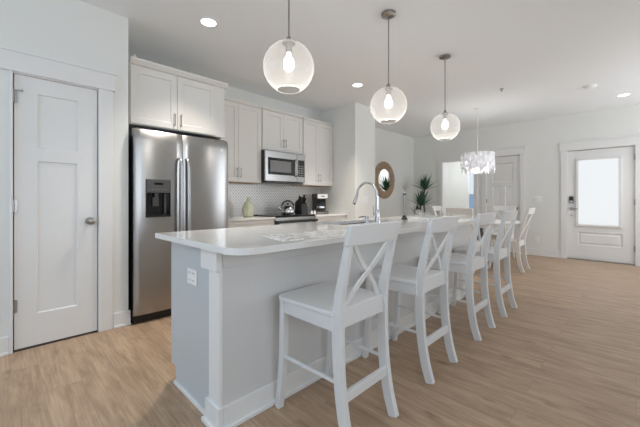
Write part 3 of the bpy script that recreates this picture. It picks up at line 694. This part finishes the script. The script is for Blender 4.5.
# ------------------------------------------------------------------ bar stools and dining chairs
def xchair(name, label, cat, loc, rz, seat_h, top_h, mat, group, foot=True, rake=.088):
    """local: +X is the back side, seat front toward -X, width along Y; origin on floor under the seat centre"""
    t = thing(name, label, cat, loc, rz, group); hw = .215
    xf, xb = -.225, .235       # front feet / rear feet
    k = seat_h/.61
    # seat: slab with rounded front corners, slightly dished
    m = MB(); r = .05; out = []
    x0, x1 = -.245, .157
    for cx, cy, a0 in ((x0+r, -.22+r, pi), ):
        for j in range(6): a = a0+pi/2*j/5; out.append((cx+r*cos(a), cy+r*sin(a)))
    out += [(x1, -.205), (x1, .205)]
    for j in range(6): a = pi/2+pi/2*j/5; out.append((x0+r+r*cos(a), .22-r+r*sin(a)))
    m.prism([(a, b, seat_h-.024) for a, b in out], (0, 0, .024)).build('seat', mat, t, bevel=.007, seg=3)
    ap = MB().box(-.205, .16, -.20, -.18, seat_h-.09, seat_h-.022).box(-.205, .16, .18, .20, seat_h-.09, seat_h-.022).box(-.205, -.185, -.19, .19, seat_h-.09, seat_h-.022)
    ap.build('seat_frame', mat, t, bevel=.002)
    for s_ in (-1, 1):
        # front leg, slight flare at the foot
        y = s_*.19
        p = smoothpath([(-.242, y*1.02, 0), (-.222, y*1.01, seat_h*.25), (-.208, y, seat_h*.55), (-.205, y, seat_h-.024)], 5)
        MB().sweep(p, [(-.019, -.017), (.019, -.017), (.019, .017), (-.019, .017)], up=(-1, 0, 0)).build('leg', mat, t, bevel=.003)
        tx = rake
        p = smoothpath([(.240, s_*.177, 0), (.205, s_*.177, seat_h*.2), (.179, s_*.177, seat_h*.48), (.170, s_*.177, seat_h*.78), (.174, s_*.177, seat_h+.03*k), (.170+tx*.40, s_*.177, seat_h+(top_h-seat_h)*.48), (.166+tx*.9, s_*.178, top_h-.03)], 5)
        n = len(p); sc = [(1.0-.12*(i/(n-1)), .95+.1*min(1, 2*i/(n-1)) if i < n*.6 else 1.05-.5*(i/(n-1)-.6)/.4) for i in range(n)]
        MB().sweep(p, [(-.016, -.026), (.016, -.026), (.016, .026), (-.016, .026)], up=(-1, 0, 0), scale=sc).build('leg', mat, t, bevel=.003)
        if foot:
            zz = .286*k; MB().sweep([(-.215, s_*.19, zz), (.19, s_*.178, zz)], [(-.007, -.008), (.007, -.008), (.007, .008), (-.007, .008)]).build('stretcher', mat, t, bevel=.003)
    if foot:
        MB().sweep([(.196, -.175, .226*k), (.196, .175, .226*k)], [(-.010, -.025), (.010, -.025), (.010, .025), (-.010, .025)]).build('stretcher', mat, t, bevel=.003)
    MB().box(.158, .182, -.165, .165, seat_h-.08, seat_h+.012).build('back_rail', mat, t, bevel=.003)
    # curved top rail
    m = MB(); bm = m.bm; n = 10; z0, z1 = top_h-.092, top_h
    lean = lambda z: .158+rake+.25*(z-top_h)
    A = []
    for i in range(n+1):
        y = -.203+.406*i/n; c_ = .026*(1-(y/.203)**2); cr = .005*(1-(y/.203)**2)
        A.append([bm.verts.new((lean(z)+c_+dx, y, z+(cr if z == z1 else 0))) for z, dx in ((z0, -.004), (z1, -.004), (z1, .022), (z0, .022))])
    for a, b in zip(A, A[1:]):
        for j in range(4): bm.faces.new((a[j], b[j], b[(j+1) % 4], a[(j+1) % 4]))
    bm.faces.new(A[0]); bm.faces.new(A[-1][::-1])
    m.build('top_rail', mat, t, bevel=.004, smooth=True)
    # crossed back slats
    for s_ in (-1, 1):
        zb, zt = seat_h+.005, z0+.012; pts = []
        for i in range(9):
            u = i/8; z = zb+(zt-zb)*u; bow = .006*sin(pi*u)
            y = s_*(-.15+.29*u-.010*sin(2*pi*u))
            x = .165+(lean(zt)+.008-.165)*u**1.2+bow+s_*.006
            pts.append((x, y, z))
        MB().sweep(pts, [(-.0125, -.006), (.0125, -.006), (.0125, .006), (-.0125, .006)], up=(1, 0, 0)).build('cross_slat', mat, t, bevel=.002)
    return t
SX = -1.13
st = xchair('bar_stool', 'white cross-back bar stool nearest the camera, at the near end of the island', 'stool', (SX, 1.262, 0), 0, .61, 1.008, 'stool', 'cross-back bar stools along the island')
for y, lb in ((2.03, 'second white cross-back bar stool from the near end of the island'), (2.858, 'third white cross-back bar stool from the near end of the island'),
              (3.571, 'white cross-back bar stool farthest along the island, nearest the dining table')):
    q = copy_tree(st); q.location = (SX, y, 0); q['label'] = lb
G_ = 'cross-back chairs around the dining table'
dc = xchair('dining_chair', 'white cross-back dining chair seen side-on at the right of the dining table', 'chair', (-1.47, 5.84, 0), 0, .47, .995, 'chair', G_, False, .15)
for x, y, rz, lb in ((-1.93, 5.28, -pi/2, 'white dining chair on the near side of the table, its back facing the camera'),
                     (-1.86, 6.78, pi/2, 'white dining chair on the far side of the table before the closed panel door'),
                     (-2.54, 6.2, pi, 'white dining chair at the left end of the table, below the green plant')):
    q = copy_tree(dc); q.location = (x, y, 0); q.rotation_euler.z = rz; q['label'] = lb

# dining table
tb = thing('dining_table', 'round white-topped dining table with a dark pedestal under the shell chandelier', 'table', (-1.98, 6.0, 0))
MB().lathe([(.60, .725), (.62, .732), (.62, .752), (.61, .76)], (0, 0, 0), 48).build('tabletop', 'chair', tb, smooth=True)
MB().lathe([(.50, .66), (.50, .725)], (0, 0, 0), 48).build('apron', 'chair', tb, smooth=True)
MB().lathe([(.09, .06), (.11, .1), (.06, .2), (.05, .35), (.08, .5), (.06, .6), (.12, .66)], (0, 0, 0), 24).build('pedestal', 'darkgrey', tb, smooth=True)
for k_ in range(4):
    a = pi/4+k_*pi/2
    MB().sweep([(.05*cos(a), .05*sin(a), .13), (.2*cos(a), .2*sin(a), .1), (.32*cos(a), .32*sin(a), .028)], [(-.03, -.028), (.03, -.028), (.03, .028), (-.03, .028)]).build('foot', 'darkgrey', tb, bevel=.006)

# ------------------------------------------------------------------ mirror
mr = thing('round_mirror', 'round mirror in a woven brown rope frame on the left wall', 'mirror', (XL, 6.29, 1.58))
R0, R1 = .255, .43
m = MB()
m.lathe([(R0, .002), (R0, .02), (R0+.03, .035), ((R0+R1)/2, .042), (R1-.03, .035), (R1, .015), (R1, .002), (R0, .002)], (0, 0, 0), 64, 'X', close=False)
m.build('frame', 'rope', mr, smooth=True)
MB().lathe([(R0+.004, .004), (R0+.004, .012)], (0, 0, 0), 64, 'X').build('mirror_glass', 'mirror', mr)

# ------------------------------------------------------------------ plant in the corner
pl = thing('potted_dracaena', 'tall potted dracaena with two spiky green heads in the far left corner', 'plant', (-3.62, 7.16, 0))
po = MB().lathe([(.13, 0), (.15, .01), (.18, .3), (.185, .33), (.17, .33), (.165, .3)], (0, 0, 0), 28).build('pot', 'white', pl, smooth=True)
MB().lathe([(.166, .27), (.166, .295)], (0, 0, 0), 24).build('soil', 'soil', po)
MB().tube(smoothpath([(.02, .01, .28), (.03, .02, .7), (.0, .02, 1.15), (.02, .03, 1.42)], 5), .018, 10).build('cane', 'cane', pl, smooth=True)
MB().tube(smoothpath([(-.04, -.02, .28), (-.05, -.02, .6), (-.06, -.03, 1.05)], 5), .018, 10).build('cane', 'cane', pl, smooth=True)
MB().tube(smoothpath([(-.09, .04, .28), (-.14, .03, .55), (-.17, .0, .8)], 5), .013, 10).build('cane', 'cane', pl, smooth=True)
def head(cx, cy, cz, n, L0, name='leaves'):
    m = MB(); bm = m.bm
    for i in range(n):
        a = i*2.399+random.uniform(-.2, .2); el = radians(86-66*(i/n)); L_ = L0*random.uniform(.8, 1.1); w0 = .033
        prev = None; p = Vector((cx, cy, cz+.06*(1-i/n))); d = Vector((cos(a)*cos(el), sin(a)*cos(el), sin(el))); sd = Vector((-sin(a), cos(a), 0))
        for j in range(7):
            u = j/6; w_ = w0*(.5+1.6*u if u < .3 else (1-u)/.7*.98+.02)
            up = sd.cross(d)
            ring = [bm.verts.new(p-sd*w_+up*w_*.35), bm.verts.new(p-up*.002), bm.verts.new(p+sd*w_+up*w_*.35), bm.verts.new(p+up*.002)]
            if prev:
                for q in range(4): bm.faces.new((prev[q], prev[(q+1) % 4], ring[(q+1) % 4], ring[q]))
            else: bm.faces.new(ring)
            prev = ring; p = p+d*L_/6; d = (d+Vector((0, 0, -.045))).normalized()
        bm.faces.new(prev[::-1])
    m.build(name, 'leaf', pl)
head(.02, .03, 1.36, 30, .37); head(-.04, -.03, .98, 30, .37); head(-.15, 0, .74, 12, .26)

# ------------------------------------------------------------------ pendants
def pendant(y, label, first=None):
    if first: q = copy_tree(first); q.location = (-1.535, y, HC); q['label'] = label; return q
    t = thing('pendant_lamp', label, 'pendant lamp', (-1.535, y, HC), 0, 'glass globe pendants over the island')
    zc = 1.945-HC; R = .158
    MB().lathe([(.062, -.001), (.062, -.02), (.05, -.026), (.012, -.03)], (0, 0, 0), 28).build('canopy', 'nickel', t, smooth=True)
    MB().cyl((0, 0, zc+R+.0), .0055, -zc-R-.028, 10).build('rod', 'nickel', t, smooth=True)
    pr = []
    a0 = radians(14); a1 = radians(180-28)
    for i in range(33): a = a0+(a1-a0)*i/32; pr.append((R*sin(a), zc+R*cos(a)))
    MB().lathe(pr, (0, 0, 0), 48, close=False).build('glass_globe', 'glass', t, smooth='all')
    q_ = R*sin(a1); MB().lathe([(q_-.004, zc+R*cos(a1)), (q_, zc+R*cos(a1)-.003), (q_+.004, zc+R*cos(a1)), (q_, zc+R*cos(a1)+.003), (q_-.004, zc+R*cos(a1))], (0, 0, 0), 40, close=False).build('rim', 'rim', t, smooth='all')
    MB().lathe([(.04, zc+R-.012), (.04, zc+R-.002), (.02, zc+R+.004), (.012, zc+R+.03)], (0, 0, 0), 24).lathe([(.021, zc+R-.07), (.021, zc+R-.012)], (0, 0, 0), 18).build('socket', 'nickel', t, smooth=True)
    b = [(.013, zc+.088), (.016, zc+.07), (.03, zc+.04), (.034, zc+.015), (.028, zc-.01), (.012, zc-.024)]
    MB().lathe(b, (0, 0, 0), 20).build('bulb', 'bulb', t, smooth='all')
    return t
pn = pendant(1.27, 'clear glass globe pendant nearest the camera, over the first stool')
pendant(2.395, 'middle clear glass globe pendant over the island', pn)
pendant(3.555, 'clear glass globe pendant farthest over the island, next to the chandelier', pn)
for y in (1.27, 2.395, 3.555):
    d_ = bpy.data.lights.new('pendant_light', 'POINT'); d_.energy = 2.6; d_.shadow_soft_size = .05; d_.color = (1, .93, .84)
    o_ = bpy.data.objects.new('pendant_light', d_); o_.location = (-1.535, y, 1.88); C.objects.link(o_)

# chandelier
ch = thing('shell_chandelier', 'round white capiz shell chandelier hanging over the dining table', 'chandelier', (-2.0, 6.0, HC))
zt = 1.95-HC
MB().lathe([(.06, -.001), (.06, -.015), (.01, -.025)], (0, 0, 0), 24).build('canopy', 'white', ch, smooth=True)
MB().cyl((0, 0, zt), .005, -zt-.02, 8).build('rod', 'white', ch)
fr_ = MB()
for r in (.256, .165):
    fr_.lathe([(r-.006, zt-.005), (r+.006, zt-.005), (r+.006, zt+.005), (r-.006, zt+.005), (r-.006, zt-.005)], (0, 0, 0), 40, close=False)
for a in (0, pi/2): fr_.tube([(-.25*cos(a), -.25*sin(a), zt), (.25*cos(a), .25*sin(a), zt)], .004, 6)
fr_.build('frame', 'white', ch)
def shellstrip(r, a, z, l, w_=.046):
    m = MB(); n = 5; zz = z
    for j in range(n):
        lj = l/n; tw = random.uniform(-.6, .6); px, py = r*cos(a), r*sin(a); dx, dy = -sin(a+tw), cos(a+tw)
        nx, ny = cos(a+tw)*.0015, sin(a+tw)*.0015
        pts = [(px+dx*w_*.5*c_, py+dy*w_*.5*c_, zz-lj/2+lj*.52*s2) for c_, s2 in ((-.7, -1), (.7, -1), (1, -.5), (1, .5), (.7, 1), (-.7, 1), (-1, .5), (-1, -.5))]
        m.prism(pts, (nx, ny, 0)); zz -= lj
    m.build('shell_strip', 'shell', ch)
for k_ in range(42): shellstrip(.26+random.uniform(-.012, .012), 2*pi*k_/42, zt-.002, random.uniform(.24, .36))
for k_ in range(24): shellstrip(.17, 2*pi*k_/24, zt-.002, random.uniform(.30, .37))
for k_ in range(4):
    a = pi/4+k_*pi/2
    MB().lathe([(.008, .05), (.02, .03), (.022, .01), (.01, -.01)], (.09*cos(a), .09*sin(a), zt-.09), 12).build('bulb', 'bulb', ch, smooth='all')
d_ = bpy.data.lights.new('chandelier_light', 'POINT'); d_.energy = 9; d_.shadow_soft_size = .08; d_.color = (1, 1, 1)
o_ = bpy.data.objects.new('chandelier_light', d_); o_.location = (-2.0, 6.0, 1.86); C.objects.link(o_)

# ------------------------------------------------------------------ ceiling fittings
def downlight(x, y, label, power, first=None, col=(1, .91, .80)):
    if first: t = copy_tree(first); t.location = (x, y, HC); t['label'] = label
    else:
        t = thing('recessed_light', label, 'ceiling light', (x, y, HC), 0, 'round recessed ceiling lights')
        MB().lathe([(.066, -.001), (.066, -.006), (.082, -.006), (.088, -.001)], (0, 0, 0), 36, close=False).build('trim_ring', 'white', t, smooth=True)
        MB().lathe([(.066, -.002), (.066, -.005)], (0, 0, 0), 32).build('diffuser', 'lamp', t)
    d_ = bpy.data.lights.new('downlight', 'SPOT'); d_.energy = power; d_.spot_size = radians(96); d_.spot_blend = 1; d_.shadow_soft_size = .06; d_.color = col
    o_ = bpy.data.objects.new('downlight', d_); o_.location = (x, y, HC-.02); C.objects.link(o_)
    return t
dl = downlight(-2.78, 1.35, 'round recessed ceiling light in front of the refrigerator cabinet', 122)
downlight(-2.80, 3.57, 'round recessed ceiling light beside the middle glass pendant', 165, dl)
downlight(-.14, 6.82, 'round recessed ceiling light in front of the glazed entry door', 40, dl, col=(1, .95, .88))
sm = tag(MB().lathe([(.075, 0), (.075, -.02), (.055, -.036), (.01, -.038)], (0, 0, 0), 32).build('smoke_detector', 'white', smooth=True), 'round white smoke detector on the ceiling near the entry door', 'smoke detector'); sm.location = (-.47, 5.95, HC-.0005)
sq = tag(MB().lathe([(.028, 0), (.028, -.006), (.01, -.01), (.008, -.03), (.016, -.032), (.016, -.036)], (0, 0, 0), 18).build('fire_sprinkler', 'nickel', smooth=True), 'small metal fire sprinkler on the ceiling right of the chandelier', 'sprinkler'); sq.location = (-1.40, 5.19, HC-.0005)
